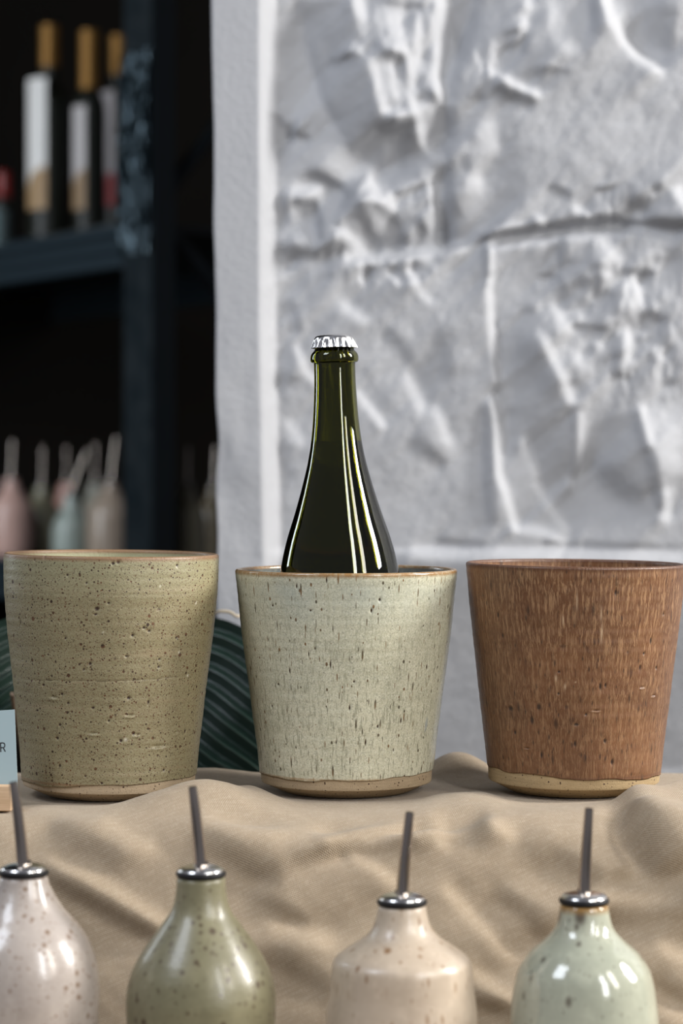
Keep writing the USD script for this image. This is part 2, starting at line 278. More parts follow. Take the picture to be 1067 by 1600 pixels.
# ------------------------------------------------------------------ the table, its riser and the canvas cloth
POTS = [(170.5, 1.605), (541.0, 1.62), (896.0, 1.62)]
PC = [px(x, 0, d)[:2] for x, d in POTS]
prof = np.array([(1.86, -.34), (1.80, -.20), (1.765, -.03), (1.735, -.002), (1.70, 0), (1.60, 0), (1.525, 0), (1.500, -.008), (1.487, -.030), (1.462, -.100), (1.440, -.160), (1.425, -.178), (1.40, -.182), (1.30, -.182), (1.02, -.182)])
def cloth():
    from scipy.interpolate import PchipInterpolator
    t = np.r_[0, np.cumsum(np.linalg.norm(np.diff(prof, axis=0), axis=1))]
    st = .0023; s = np.arange(0, t[-1], st)
    d = ndimage.gaussian_filter1d(np.interp(s, t, prof[:, 0]), 3.5, mode='nearest'); z = ndimage.gaussian_filter1d(np.interp(s, t, prof[:, 1]), 3.5, mode='nearest')
    u = np.arange(-.42, .46, st)
    U, Dm = np.meshgrid(u, d, indexing='ij'); Z = np.broadcast_to(z, U.shape).copy(); Sg = np.broadcast_to(s, U.shape)
    tz, td = np.gradient(z), np.gradient(d); ln = np.hypot(tz, td); N = np.stack([0 * tz, tz, -td], -1) / ln[:, None]   # outward normal in (x, y, z)
    N[:, 1] = tz / ln; N[:, 2] = -td / ln
    QX = U * F / Dm + CX; QY = HY + (ZC - Z) * F / Dm
    f = np.zeros_like(U)
    for dl, w, *pts in CLOTH_STROKES: f += stroke(QX, QY, dl, w * 1.25, *pts)
    H = relief(f * 2.3, st, .95, -.3, 14.0)
    P = np.stack([U, 0 * U, Sg], -1)
    face = np.clip((1.535 - Dm) / .03, 0, 1)
    H = H * (.25 + .75 * face) + (.0010 + .006 * face) * (meshkit.fbm(P * [9, 1, 7] + 7, 3, 3) - .5) + +.0009 * (meshkit.fbm(np.stack([(U + Sg) * 30, 0 * U, (Sg - U) * 55], -1), 2, 8) - .5)
    bumps = [(-.086, 1.548, .0145, .030, .026), (-.118, 1.535, .006, .03, .02), (-.058, 1.585, .007, .026, .03), (.186, 1.556, .008, .020, .022), (.232, 1.58, .012, .03, .04), (.082, 1.705, .016, .024, .03), (-.095, 1.70, .005, .03, .03),
             (.078, 1.56, .008, .022, .03), (.29, 1.6, -.004, .05, .08), (-.002, 1.535, -.003, .04, .02), (-.235, 1.52, .002, .03, .03)]
    E = np.zeros_like(U)
    for bx, bd, h, sx, sd in bumps: E += h * np.exp(-((U - bx) / sx) ** 2 - ((Dm - bd) / sd) ** 2)
    clear = np.ones_like(U)
    for (cx, cy) in PC:
        r = np.hypot(U - cx, Dm - D - cy); c = np.clip((r - .053) / .022, 0, 1); clear = np.minimum(clear, c * c * (3 - 2 * c))
    c = np.clip((np.hypot(np.maximum(np.abs(U + .24) - .035, 0), np.maximum(np.abs(Dm - 1.545) - .02, 0))) / .015, 0, 1); clear = np.minimum(clear, c)
    flat = np.clip((Z + .17) / .03, 0, 1)                        # stays flat under the small bottles
    H = (H * clear - .0006 * (1 - clear)) * np.maximum(flat, .12); E = E * clear
    V = np.stack([U, Dm - D, Z], -1) + H[..., None] * N[None] ; V[..., 2] += E
    # the pinched fold running down from the brown pot's right foot
    n0, n1 = U.shape; i, j = np.meshgrid(np.arange(n0 - 1), np.arange(n1 - 1), indexing='ij'); a = i * n1 + j
    q = np.stack([a, a + 1, a + n1 + 1, a + n1], -1).reshape(-1, 4)
    m = trimesh.Trimesh(V.reshape(-1, 3), np.vstack([q[:, [0, 1, 2]], q[:, [0, 2, 3]]]), process=False)
    if m.face_normals[len(m.faces) // 3][2] < 0: m.invert()
    return m, np.stack([U.ravel(), Sg.ravel()], 1)
CLOTH_STROKES = [
 (.30,9,(520,1322),(590,1302),(640,1286)),(-.25,8,(540,1335),(600,1318),(640,1318)),(-.40,13,(80,1372),(150,1412),(240,1462)),(.25,12,(90,1350),(180,1395),(250,1440)),
 (-.25,15,(320,1320),(380,1350),(420,1370)),(.22,14,(330,1290),(430,1310),(500,1295)),(-.30,14,(740,1240),(752,1262),(750,1300)),(.28,13,(690,1260),(690,1310)),(.25,12,(780,1290),(860,1330)),
 (-.35,15,(820,1310),(890,1345),(930,1370)),(-.7,8,(948,1247),(972,1252),(986,1268)),(-.40,18,(985,1275),(1003,1310),(1020,1350)),(.55,9,(940,1238),(948,1270),(960,1310),(985,1350)),(-.35,26,(1000,1290),(1040,1340),(1067,1380)),(.3,14,(1030,1262),(1067,1262)),
 (.25,15,(940,1400),(1020,1380),(1070,1365)),(-.25,16,(960,1440),(1030,1430),(1070,1425)),(.28,10,(700,1390),(750,1440),(800,1490)),(-.35,12,(790,1400),(830,1430),(850,1460)),
 (.25,10,(740,1520),(800,1560)),(-.30,12,(740,1560),(790,1580)),(-.25,15,(440,1500),(500,1540)),(.22,14,(440,1450),(510,1470)),(.22,10,(560,1340),(600,1365),(620,1380)),
 (-.2,12,(400,1400),(470,1440)),(.2,14,(170,1300),(230,1330)),(-.2,14,(90,1300),(170,1345)),(.25,12,(1040,1480),(1070,1500)),(-.3,12,(1040,1540),(1070,1560)),(.2,12,(1030,1560),(1067,1590))]
g = Graph(); uv = g.add('uvmap', 'UV', attribute='st')
rot = g.add('mapping', 'vector', vector=uv, rotation=(0, 0, .42))
wob = g.add('noise_texture', 'color', vector=rot, scale=90, detail=1)
vec = g.add('vector_math', 'vector', math_type='multiply_add', vector1=wob, vector2=(.0012, .0012, 0), vector3=rot)
s3 = 'n%d' % g.k
sep = g.add('separate_xyz', 'x', vector=vec); sy_ = sep.split('.')[0] + '.y'
PITCH = .00155
wave = lambda c, ph: g.math('sine', g.math('multiply_add', c, 2 * math.pi / PITCH, ph))
sx, sy = wave(sep, 0.), wave(sy_, 0.)
weave = g.math('multiply', sx, sy)                                # plain weave: over one, under one
fib = g.noise(g.scaled(rot, (1, .12, 1)), 1500, 2); slub = g.noise(g.scaled(rot, (.15, 1, 1)), 700, 2)
h = g.math('multiply_add', weave, .5, g.math('multiply', slub, .35))
col = g.mix(g.noise(uv, 11, 3), (.298, .229, .152), (.356, .279, .192))
col = g.mix(g.range(weave, -1, -.1, .62, 0), col, (.165, .115, .070))
col = g.mix(g.range(g.math('multiply', fib, slub), .2, .42, 0, .35), col, (.50, .42, .32))
M_cloth = g.done('canvas', base_color=col, roughness=.85, sheen_weight=.12, normal=g.bump(h, .00045, .55))
cm, cuv = cloth()
tag(obj('tablecloth', cm, M_cloth, smooth=True, uv=cuv), 'beige woven canvas cloth draped in soft folds over the display step', 'tablecloth')
g = Graph(); o = g.obj(); M_table = g.done('table_wood', base_color=g.mix(g.noise(g.scaled(o, (2, 30, 30)), 3), (.20, .12, .06), (.32, .2, .11)), roughness=.6)
tb = thing('display_table', 'wooden display table hidden under the beige canvas cloth', 'table', (.02, -.21, FLOOR))
obj('table_top', box((.94, .74, .03), (0, 0, -.200 - FLOOR), .004), M_table, tb)
for sx_ in (-1, 1):
    for sy_s in (-1, 1): obj('leg', box((.05, .05, -.215 - FLOOR), (sx_ * .43, sy_s * .33, (-.215 - FLOOR) / 2), .004), M_table, tb)
rs = tag(obj('display_step', box((.80, .20, .176), (.02, .005, -.0965), .003), M_table), 'wooden riser box hidden under the cloth beneath the three pots', 'box')

# ------------------------------------------------------------------ the three stoneware pots
def ang_list(front=460, back=120):                              # denser where the pots face the room
    a = np.linspace(-math.radians(100), math.radians(100), front, endpoint=False); b = np.linspace(math.radians(100), math.radians(260), back, endpoint=False)
    return np.r_[a, b] - math.pi / 2
def pot(name, label, centre, tilt, prof_out, zl, rim_z, mats, wall=.0034, marks=(), wave_seed=0, glaze_tilt=0.0, displace=None):
    M_glaze, M_foot = mats
    root = thing(name, label, 'pot', (centre[0], centre[1], 0), tilt)
    a = ang_list(); n = len(a)
    pa = prof_arr(prof_out); po = smooth_curve([(np.interp(zl, pa[:, 1], pa[:, 0]), zl)] + [(r, z) for r, z in prof_out if z > zl + .002], 250)     # outside, from the glaze line up
    rt, zt = po[-1]
    rim = [(rt - wall / 2 + wall / 2 * math.cos(t), zt + wall / 2 * math.sin(t)) for t in np.linspace(0, math.pi, 9)[1:]]
    inner = smooth_curve([(rt - wall, zt - k * .0006) for k in range(1, 6)] + [(r - wall, z) for r, z in prof_out[::-1] if z > zl + .004 and z < zt - .010] + [(prof_out[2][0] - .010, zl + .0045), (.001, zl + .004)], 160)
    p = np.vstack([[(po[0][0] - .003, po[0][1])], [(po[0][0] - .0008, po[0][1] - .0001)], po, rim, inner])
    k0, k1 = 2, 2 + len(po)
    R = np.repeat(p[:, 0][:, None], n, 1); Z = np.repeat(p[:, 1][:, None], n, 1)
    low = np.clip(1 - (Z - zl) / .012, 0, 1); low[k1:] = 0
    wv = meshkit.noise(np.stack([a * 4, a * 0, a * 0], -1), wave_seed) - .5 + .12 * (meshkit.noise(np.stack([a * 17, a * 0, a * 0], -1), wave_seed + 1) - .5)
    Z = Z + low * (.0020 * wv + glaze_tilt * np.cos(a))[None]
    # hand-thrown unevenness and marks
    outer = np.zeros(len(p)); outer[:k1 + 2] = 1; outer = outer[:, None]
    R = R + .0006 * (meshkit.fbm(np.stack([np.cos(a)[None] * 1.5 + 0 * Z, np.sin(a)[None] * 1.5 + 0 * Z, Z * 40], -1), 3, wave_seed) - .5) \
          + outer * .00022 * (meshkit.noise(np.stack([0 * R, 0 * R, Z * 330], -1), wave_seed + 5) - .5)
    spot = np.zeros_like(R); pale = np.zeros_like(R); dr = np.zeros_like(R)
    for (mx, my, w, h, kind) in marks:                          # pits and drips on the front, from where they sit on the pot
        rad = np.interp(ZC - (my - HY) * (D + centre[1] - .06) / F, prof_arr(prof_out)[:, 1], prof_arr(prof_out)[:, 0])
        for _ in range(2):
            x = (mx - CX) * (D + centre[1] - rad * .9) / F - centre[0]
            th = math.asin(max(-.98, min(.98, x / rad))); dd = D + centre[1] - rad * math.cos(th)
            zz = ZC - (my - HY) * dd / F; rad = np.interp(zz, prof_arr(prof_out)[:, 1], prof_arr(prof_out)[:, 0])
        da = (a[None] - (th - math.pi / 2) + math.pi) % (2 * math.pi) - math.pi
        e = ((da * rad) / (w * .43e-3)) ** 2 + ((Z - zz) / (h * .43e-3)) ** 2
        gmask = np.exp(-e * 1.2) * outer
        if kind == 'pit': spot = np.maximum(spot, gmask); dr -= .0007 * np.exp(-e * .9) * outer
        elif kind == 'gouge': dr -= .0010 * np.exp(-e) * outer; dr += .0006 * np.exp(-(((da * rad) / (w * .5e-3)) ** 2 + ((Z - zz + h * .7e-3) / (h * .4e-3)) ** 2)) * outer; spot = np.maximum(spot, .35 * np.exp(-e * .8) * outer)
        elif kind == 'pale': pale = np.maximum(pale, gmask)
        elif kind == 'line': spot = np.maximum(spot, .55 * np.exp(-e) * outer); dr -= .00035 * np.exp(-e) * outer
    if displace:
        dd_, sp_ = displace(a, Z, p); dr = dr + dd_ * outer; spot = np.maximum(spot, sp_ * outer)
    R = R + dr
    v = np.stack([R * np.cos(a), R * np.sin(a), Z], -1).reshape(-1, 3)
    i, j = np.meshgrid(np.arange(len(p) - 1), np.arange(n), indexing='ij')
    q = np.stack([i * n + j, i * n + (j + 1) % n, (i + 1) * n + (j + 1) % n, (i + 1) * n + j], -1).reshape(-1, 4)
    m = trimesh.Trimesh(v, np.vstack([q[:, [0, 1, 2]], q[:, [0, 2, 3]]]), process=False)
    rimm = np.zeros_like(R); rimm[k1 - 14:k1 + 11] = np.clip((Z[k1 - 14:k1 + 11] - (zt - .0022)) / .0022, 0, 1); rimm[k1 + 8:] = np.clip((Z[k1 + 8:] - (zt - .0012)) / .0012, 0, 1); rimm = np.maximum(rimm, np.exp(-((Z - (zl)) / .0008) ** 2) * outer * .8)
    inside = np.zeros_like(R); inside[k1 + 8:] = 1
    hgt = np.clip((Z - zl) / (zt - zl), 0, 1)
    obj('glazed_body', m, M_glaze, root, smooth=True, attrs={'spot': spot.ravel(), 'pale': pale.ravel(), 'rim': rimm.ravel(), 'inside': inside.ravel(), 'hgt': hgt.ravel()})
    r0, r1, r2 = prof_out[0][0], prof_out[1][0], np.interp(zl, *prof_arr(prof_out)[:, ::-1].T)
    foot = lathe([(0, 0.0012), (r0 * .93, .0012), (r0 * .97, 0), (r0, .0003)] + [(r0 + (r1 - r0) * t, .0003 + (prof_out[1][1] - .0003) * t) for t in (.33, .66)] + [(r1 - .0004, prof_out[1][1] - .0004), (r1, prof_out[1][1] + .0006)] + [(r1 + (r2 - .0005 - r1) * t, prof_out[1][1] + .0006 + (zl + .006 - prof_out[1][1]) * t) for t in (.3, .6, 1)] + [(r2 - .006, zl + .0062), (0, zl + .0035)], 200)
    fv = foot.vertices.copy(); th = np.arctan2(fv[:, 1], fv[:, 0]); up = fv[:, 2] > zl
    obj('foot', foot, M_foot, root, smooth=40, label='bare unglazed stoneware foot')
    return root
def prof_arr(p): return np.array(p, float)

def foot_mat(name, c1, c2):
    g = Graph(); o = g.obj()
    c = g.mix(g.noise(o, 120, 4, .65), c1, c2)
    c = g.mix(g.range(g.noise(g.scaled(o, (1, 1, 30)), 30, 3), .45, .7, 0, .35), c, tuple(x * .7 for x in c1))
    s = g.specks(o, 420, .34, .38); s2 = g.specks(o, 900, .3, .4, seed=3.)
    c = g.mix(g.math('maximum', s, g.math('multiply', s2, .7)), c, (.06, .03, .015))
    return g.done(name, base_color=c, roughness=.8, normal=g.bump(g.noise(o, 900, 3), .0004, .6))
M_foot_g = foot_mat('clay_foot_tan', (.36, .27, .17), (.45, .345, .225))
M_foot_c = foot_mat('clay_foot_buff', (.30, .22, .13), (.42, .32, .20))
M_foot_b = foot_mat('clay_foot_ochre', (.30, .21, .10), (.42, .30, .16))

# sage pot: fine speckle, burst pits
g = Graph(); o = g.obj()
c = g.mix(g.noise(o, 30, 4, .6), (.205, .172, .09), (.275, .235, .128))
c = g.mix(g.range(g.noise(o, 1000, 3, .7), .45, .65, 0, .55), c, (.34, .305, .19))
c = g.mix(g.range(g.noise(o, 850, 2, .6), .55, .66, 0, .7), c, (.17, .115, .06))
ring = g.noise(g.scaled(o, (.05, .05, 1)), 260, 2)
c = g.mix(g.range(ring, .55, .75, 0, .4), c, (.33, .25, .15))
c = g.mix(g.range(g.attr('hgt'), .80, 1.0, 0, .45), c, (.33, .325, .195))
a1 = g.specks(o, 210, .30, .42); a2 = g.specks(o, 430, .36, .55, seed=1.3); a3 = g.specks(o, 800, .46, .7, seed=2.1); a0 = g.specks(o, 130, .24, .34, seed=4.7)
s = g.math('maximum', g.math('maximum', a0, a1), g.math('maximum', a2, g.math('multiply', a3, .7)))
sep = g.noise(o, 500, 1)
c = g.mix(g.math('multiply', s, .95), c, g.mix(g.range(sep, .42, .6), (.028, .012, .006), (.12, .048, .018)))
c = g.mix(g.range(g.attr('spot'), .25, .75), c, (.035, .016, .008))
c = g.mix(g.math('multiply', g.attr('inside'), .8), c, (.37, .37, .235))
c = g.mix(g.attr('pale'), c, (.6, .56, .42))
c = g.mix(g.math('multiply', g.attr('rim'), .85), c, (.22, .115, .055))
hb = g.math('subtract', g.noise(o, 700, 3, .6), g.math('multiply', s, .25))
M_sage = g.done('sage_glaze', base_color=c, roughness=.46, coat_weight=.1, coat_roughness=.25, normal=g.bump(hb, .0005, .5))

# pale celadon pot: drips from iron specks, blue-grey runs
g = Graph(); o = g.obj()
st_ = lambda k: g.scaled(o, (1, 1, k))
c = g.mix(g.range(g.noise(o, 26, 4, .6), .35, .65), (.45, .44, .315), (.56, .535, .385))
c = g.mix(g.range(g.noise(o, 900, 3, .75), .45, .62, 0, .7), c, (.70, .67, .53))
c = g.mix(g.range(g.noise(o, 800, 2, .7), .54, .66, 0, .65), c, (.27, .265, .205))
run = g.noise(st_(.07), 650, 3, .65)
hg = g.attr('hgt')
c = g.mix(g.math('multiply', g.range(run, .53, .64, 0, 1), g.range(hg, 1.0, .1, .22, .72)), c, (.23, .225, .15))
band = g.math('multiply', g.range(hg, .72, .90), g.range(hg, 1.0, .93))
c = g.mix(g.math('multiply', band, g.range(g.noise(st_(.5), 40, 3), .3, .65, .05, .55)), c, (.36, .40, .36))
blue = g.specks(st_(.3), 60, .20, .25, soft=.6, seed=.7)
c = g.mix(g.math('multiply', blue, .55), c, (.22, .27, .31))
d1 = g.specks(st_(.10), 330, .27, .42, seed=2.2); d2 = g.specks(st_(.12), 560, .30, .45, seed=5.1); d3 = g.specks(st_(.6), 300, .30, .24, seed=8.)
drip = g.math('maximum', d1, g.math('maximum', g.math('multiply', d2, .75), d3))
c = g.mix(g.math('multiply', drip, .9), c, g.mix(g.range(g.noise(o, 90, 1), .42, .58), (.045, .032, .014), (.17, .085, .026)))
c = g.mix(g.range(g.attr('spot'), .2, .7), c, (.05, .028, .014))
c = g.mix(g.math('multiply', g.attr('rim'), g.range(g.noise(o, 260, 3), .3, .55, .55, 1)), c, (.29, .165, .065))
c = g.mix(g.math('multiply', g.attr('inside'), g.range(g.noise(o, 200, 2), .3, .7, .6, 1)), c, (.13, .15, .155))
M_celadon = g.done('celadon_glaze', base_color=c, roughness=.26, coat_weight=.25, coat_roughness=.12, normal=g.bump(g.noise(o, 420, 3, .6), .0005, .35))

# rust-brown pot: pale runs over brown
g = Graph(); o = g.obj()
wv_ = g.add('noise_texture', 'color', vector=o, scale=45, detail=2)
vo = g.add('vector_math', 'vector', math_type='multiply_add', vector1=wv_, vector2=(.003, .003, .0), vector3=o)
st_ = lambda k: g.scaled(vo, (1, 1, k))
c = g.mix(g.range(g.noise(o, 22, 4, .6), .35, .68), (.112, .047, .019), (.178, .078, .032))
r1 = g.range(g.noise(st_(.06), 600, 4, .7), .50, .62); r2 = g.range(g.noise(st_(.10), 1300, 3, .65), .50, .66)
hg = g.attr('hgt')
c = g.mix(g.math('multiply', r1, g.range(hg, .1, .85, .28, .62)), c, (.41, .24, .12))
c = g.mix(g.math('multiply', r2, .42), c, (.33, .20, .105))
c = g.mix(g.range(g.noise(st_(.1), 520, 2, .6), .60, .72, 0, .75), c, (.06, .026, .012))
d1 = g.specks(st_(.30), 170, .30, .42, soft=.7, seed=2.2); d2 = g.specks(st_(.35), 330, .33, .42, soft=.7, seed=5.1)
c = g.mix(g.math('multiply', g.math('maximum', d1, d2), .75), c, (.035, .018, .010))
c = g.mix(g.range(g.attr('spot'), .2, .75, 0, .9), c, (.030, .016, .010))
c = g.mix(g.math('multiply', g.attr('pale'), .75), c, (.60, .43, .27))
c = g.mix(g.math('multiply', g.attr('rim'), .7), c, (.09, .036, .018))
M_rust = g.done('rust_glaze', base_color=c, roughness=.42, coat_weight=.06, coat_roughness=.2, normal=g.bump(g.math('add', g.noise(st_(.25), 500, 3, .6), g.math('multiply', r1, .4)), .0005, .55))

SAGE_MARKS = [(182,878,3.4,3.0,'pit'),(174,880,3,3,'pit'),(271,882,2.6,2.6,'pit'),(64,872,2.2,2.2,'pit'),(47,876,1.6,1.6,'pit'),(150,951,4.2,3.8,'pit'),(148,960,3,1.6,'pit'),(168,942,2.6,2,'pit'),(102,899,2,2,'pit'),
 (133,911,1.9,1.9,'pit'),(222,980,2.8,2.4,'pit'),(230,985,2.4,2.2,'pit'),(205,992,2.6,2.6,'pit'),(271,995,2.4,2.4,'pit'),(100,998,2,2,'pit'),(140,1037,3,2.6,'pit'),(130,1046,2,2,'pit'),(196,1025,2.4,1.6,'pit'),(246,1029,2.4,2,'pit'),
 (245,1041,2.4,2.4,'pit'),(325,956,2.2,3.8,'pit'),(22,973,1.6,4.5,'pit'),(64,1071,2.6,2.4,'pit'),(95,1085,2.8,2.4,'pit'),(105,1099,2.4,2,'pit'),(200,1090,3.2,3,'pit'),(230,1096,2,4,'pit'),(92,1133,2.6,2.6,'pit'),(88,1154,2.4,2.8,'pit'),
 (285,1141,2.2,3.4,'pit'),(284,1153,2,2,'pit'),(92,1197,2.4,3,'pit'),(254,1202,2.4,2.4,'pit'),(160,1224,2.6,2,'pit'),(189,1157,3,3.2,'pit'),(170,1126,2,2,'pit'),(145,1106,3,2.2,'pit'),(208,1146,2.2,2.2,'pit'),(134,1213,2,1.6,'pit'),(276,1223,2,1.6,'pit'),
 (244,950,4,3.6,'line'),(246,915,1.8,1.8,'pale'),(275,1018,2,2,'pale'),(196,1155,3,2.6,'pale'),(299,941,2,2.4,'pale'),(288,1054,2.4,2,'pale'),(160,988,1.3,1.3,'pale'),(34,964,1,1,'pale'),
 (81,1090,5,2,'gouge'),(146,1146,7.5,1.8,'gouge'),(202,1117,6,1.9,'gouge'),(246,1165,10.5,2.4,'gouge'),(214,1147,3.6,2,'gouge'),(272,1143,3.6,2,'gouge')]
def sage_rings(a, Z, p):
    x = np.cos(a)[None]                                         # -1 at the pot's left, +1 at its right
    zr = .0800 + .0012 * x + .0014 * x * np.abs(x) + .0006 * (meshkit.noise(np.stack([a * 9, a * 0, a * 0], -1), 3)[None] - .5)
    m = np.clip((x + .85) / .2, 0, 1) * np.clip((.92 - x) / .2, 0, 1) * (np.sin(a) < .2)[None]
    e = np.exp(-((Z - zr) / .0006) ** 2) * m
    return -.0003 * e - .00010 * np.exp(-((Z - .135) / .0008) ** 2) * m, .50 * e * (.4 + .9 * meshkit.noise(np.stack([a * 40, a * 0, a * 0], -1), 9)[None])
pot('stoneware_pot', 'sage green speckled stoneware pot with dark burst pits, leftmost of the three pots', PC[0], (0, .6, 0),
    [(.0425, 0), (.0568, .0068), (.0578, .0110), (.0592, .030), (.0625, .060), (.0660, .090), (.0692, .118), (.0708, .140), (.0711, .1575)], .0118, .158, (M_sage, M_foot_g), marks=SAGE_MARKS, wave_seed=11, glaze_tilt=.0022, displace=sage_rings)
CEL_MARKS = [(x, y, w, h, 'pit') for x, y, w, h in [(463,916,1.3,4),(510,906,1.2,6),(425,946,1.8,2.2),(485,954,2,1.8),(593,937,2,3),(580,954,1.6,4),(681,923,1.2,3),(700,923,1.3,2),(434,1069,2,2.2),(452,1048,1.4,5),(492,1013,1.2,3),(482,1022,1,5),(516,1038,1.2,8),
 (546,1106,1.5,5),(669,1042,1.6,5),(677,1080,1.4,4),(553,1065,1.6,2.2),(627,1126,1.6,5),(590,1135,1.6,3),(571,1160,1.4,6),(423,1103,1.6,2.4),(615,1172,1.2,3),(633,1213,2,2.4),(525,1160,1,4),(386,1002,1.2,3),(403,1170,1.6,3),(418,1000,.9,3),(663,978,1.4,1.6),(674,993,1.2,2),(432,976,.8,9)]]
pot('stoneware_pot', 'pale celadon drip-glazed pot holding the green bottle, middle of the three pots', PC[1], (0, 0, 0),
    [(.0425, 0), (.0570, .0070), (.0580, .0112), (.0600, .030), (.0640, .060), (.0675, .086), (.0706, .110), (.0730, .134), (.0745, .1465)], .0135, .148, (M_celadon, M_foot_c), marks=CEL_MARKS, wave_seed=31, glaze_tilt=.0012)
RUST_MARKS = [(958,925,2.2,5,'pit'),(1018,1000,2.6,6,'pit'),(1006,1020,2.4,2.6,'pit'),(778,962,2.2,5,'pit'),(785,994,2,4,'pit'),(870,1050,2.2,2,'pit'),(870,1084,2,2,'pit'),(935,1072,2.4,6,'pit'),(943,1070,1.8,4,'pit'),(798,1108,5,4,'pit'),(830,1126,3.4,7,'pit'),(898,1132,4.4,2.6,'pit'),
 (840,1105,4,6,'pit'),(913,1116,2,2.2,'pit'),(1029,1042,2.2,3,'pit'),(1040,958,1.6,3,'pit'),(805,1145,2.6,4,'pit'),(883,1105,4.5,4,'line'),(896,1162,2,5,'pit'),(943,1157,2.6,4,'pit'),(845,1180,2,6,'pit'),(978,1018,3,3,'line'),(1000,1042,2,5,'pit'),(876,1010,6,4,'line'),(955,1190,2.5,5,'pit'),
 (866,1060,1.8,5,'pale'),(880,1073,1.6,4.5,'pale'),(896,1066,1.2,1.2,'pale'),(936,990,1.5,14,'pale'),(935,960,1.2,10,'pale'),(897,940,1,14,'pale'),(928,1110,5,1.2,'gouge'),(1004,1073,4,1.5,'gouge'),(1024,1086,4,1.3,'gouge'),(823,1170,4,1,'gouge'),(876,970,1.2,7,'pale')]
pot('stoneware_pot', 'rust brown pot with pale vertical glaze runs, rightmost of the three pots', PC[2], (0, .5, 0),
    [(.0425, 0), (.0570, .0075), (.0578, .0135), (.0598, .032), (.0632, .060), (.0668, .090), (.0698, .116), (.0722, .138), (.0735, .1505)], .0145, .152, (M_rust, M_foot_b), marks=RUST_MARKS, wave_seed=57, glaze_tilt=-.0022)

# ------------------------------------------------------------------ the sparkling-wine bottle in the middle pot
def glass_mat(name, col, rough=.02, ior=1.5):
    return Graph().done(name, base_color=col, roughness=rough, ior=ior, transmission_weight=1.0)
M_glass = glass_mat('green_bottle_glass', (.17, .17, .006))
M_wine = glass_mat('wine', (.70, .72, .28), 0.0, 1.34)
M_cap = plain('cap_metal', (.80, .79, .78), .22, 1.0)
SB = D / F
bc = px(537.5, 0, 1.62)
BZ0 = .0172
def zpx(y): return ZC - (y - HY) * SB - BZ0
hw = [(891, 92.5), (870, 88.5), (840, 80.7), (800, 67.5), (760, 55.5), (720, 45.2), (690, 39.8), (650, 35.4), (620, 33.4), (586, 32.3), (569, 32.3)]
outer = [(0, .004), (.030, .004), (.0415, .0), (.0430, .004), (.0436, .015), (.0436, .085), (.0430, .103)] + [(w * SB, zpx(y)) for y, w in hw] + [(.0141, zpx(567)), (.0158, zpx(565)), (.0162, zpx(561)), (.0160, zpx(556)), (.0150, zpx(551)), (.0138, zpx(548)), (.0128, zpx(543.5)), (.0118, zpx(540)), (.0116, zpx(527))]
body = np.vstack([outer[:4], smooth_curve(outer[4:18], 90), smooth_curve(outer[18:], 30)])
inn = [(r - .0026, z) for r, z in body[::-1] if z > .008 and r > .01]
inn = [(max(r, .0095), z) for r, z in inn] + [(.034, .0075), (0.0, .016)]
bt = thing('sparkling_wine_bottle', 'dark green glass bottle with silver crown cap standing in the celadon pot', 'bottle', (bc[0], bc[1], BZ0), (0, -1.35, 0))
obj('glass', lathe(list(body) + [(.0110, body[-1][1] + .0003)] + inn, 128), M_glass, bt, smooth=50)
zl_ = zpx(684)
liq = [(r + .0001, z) for r, z in inn[::-1] if z < zl_]
obj('wine', lathe(liq + [(0, liq[-1][1] + .0002)], 96), M_wine, bt, smooth=50, label='wine filling the bottle up to the lower neck')
def crown_cap(z0, r, h, flutes=21):
    prof_ = [(0, h), (.35 * r, h), (.62 * r, h - .0001), (.76 * r, h - .0004), (.86 * r, h - .0013), (.915 * r, h - .0026), (.94 * r, h * .52), (.975 * r, h * .28), (1.0 * r, h * .10), (1.03 * r, 0), (1.01 * r, -.0001), (.95 * r, .0006), (.88 * r, h - .004), (0, h - .003)]
    wgt = [0, 0, 0, 0, .0, .05, .4, .85, 1, 1, 1, .8, .1, 0]; n = flutes * 12; a = np.linspace(0, 2 * np.pi, n, endpoint=False)
    v = []
    for (rr, z), w in zip(prof_, wgt):
        k = rr * (1 + w * .055 * np.cos(flutes * a)); v.append(np.stack([k * np.cos(a), k * np.sin(a), np.full(n, z0 + z)], -1))
    v = np.concatenate(v); m_ = len(prof_); i, j = np.meshgrid(np.arange(m_ - 1), np.arange(n), indexing='ij')
    q = np.stack([i * n + j, (i + 1) * n + j, (i + 1) * n + (j + 1) % n, i * n + (j + 1) % n], -1).reshape(-1, 4)
    m = trimesh.Trimesh(v, np.vstack([q[:, [0, 1, 2]], q[:, [0, 2, 3]]]), process=False); return m
obj('crown_cap', crown_cap(zpx(543.5), 34.2 * SB, 20.5 * SB), M_cap, bt, smooth=True, label='crimped silver crown cap')

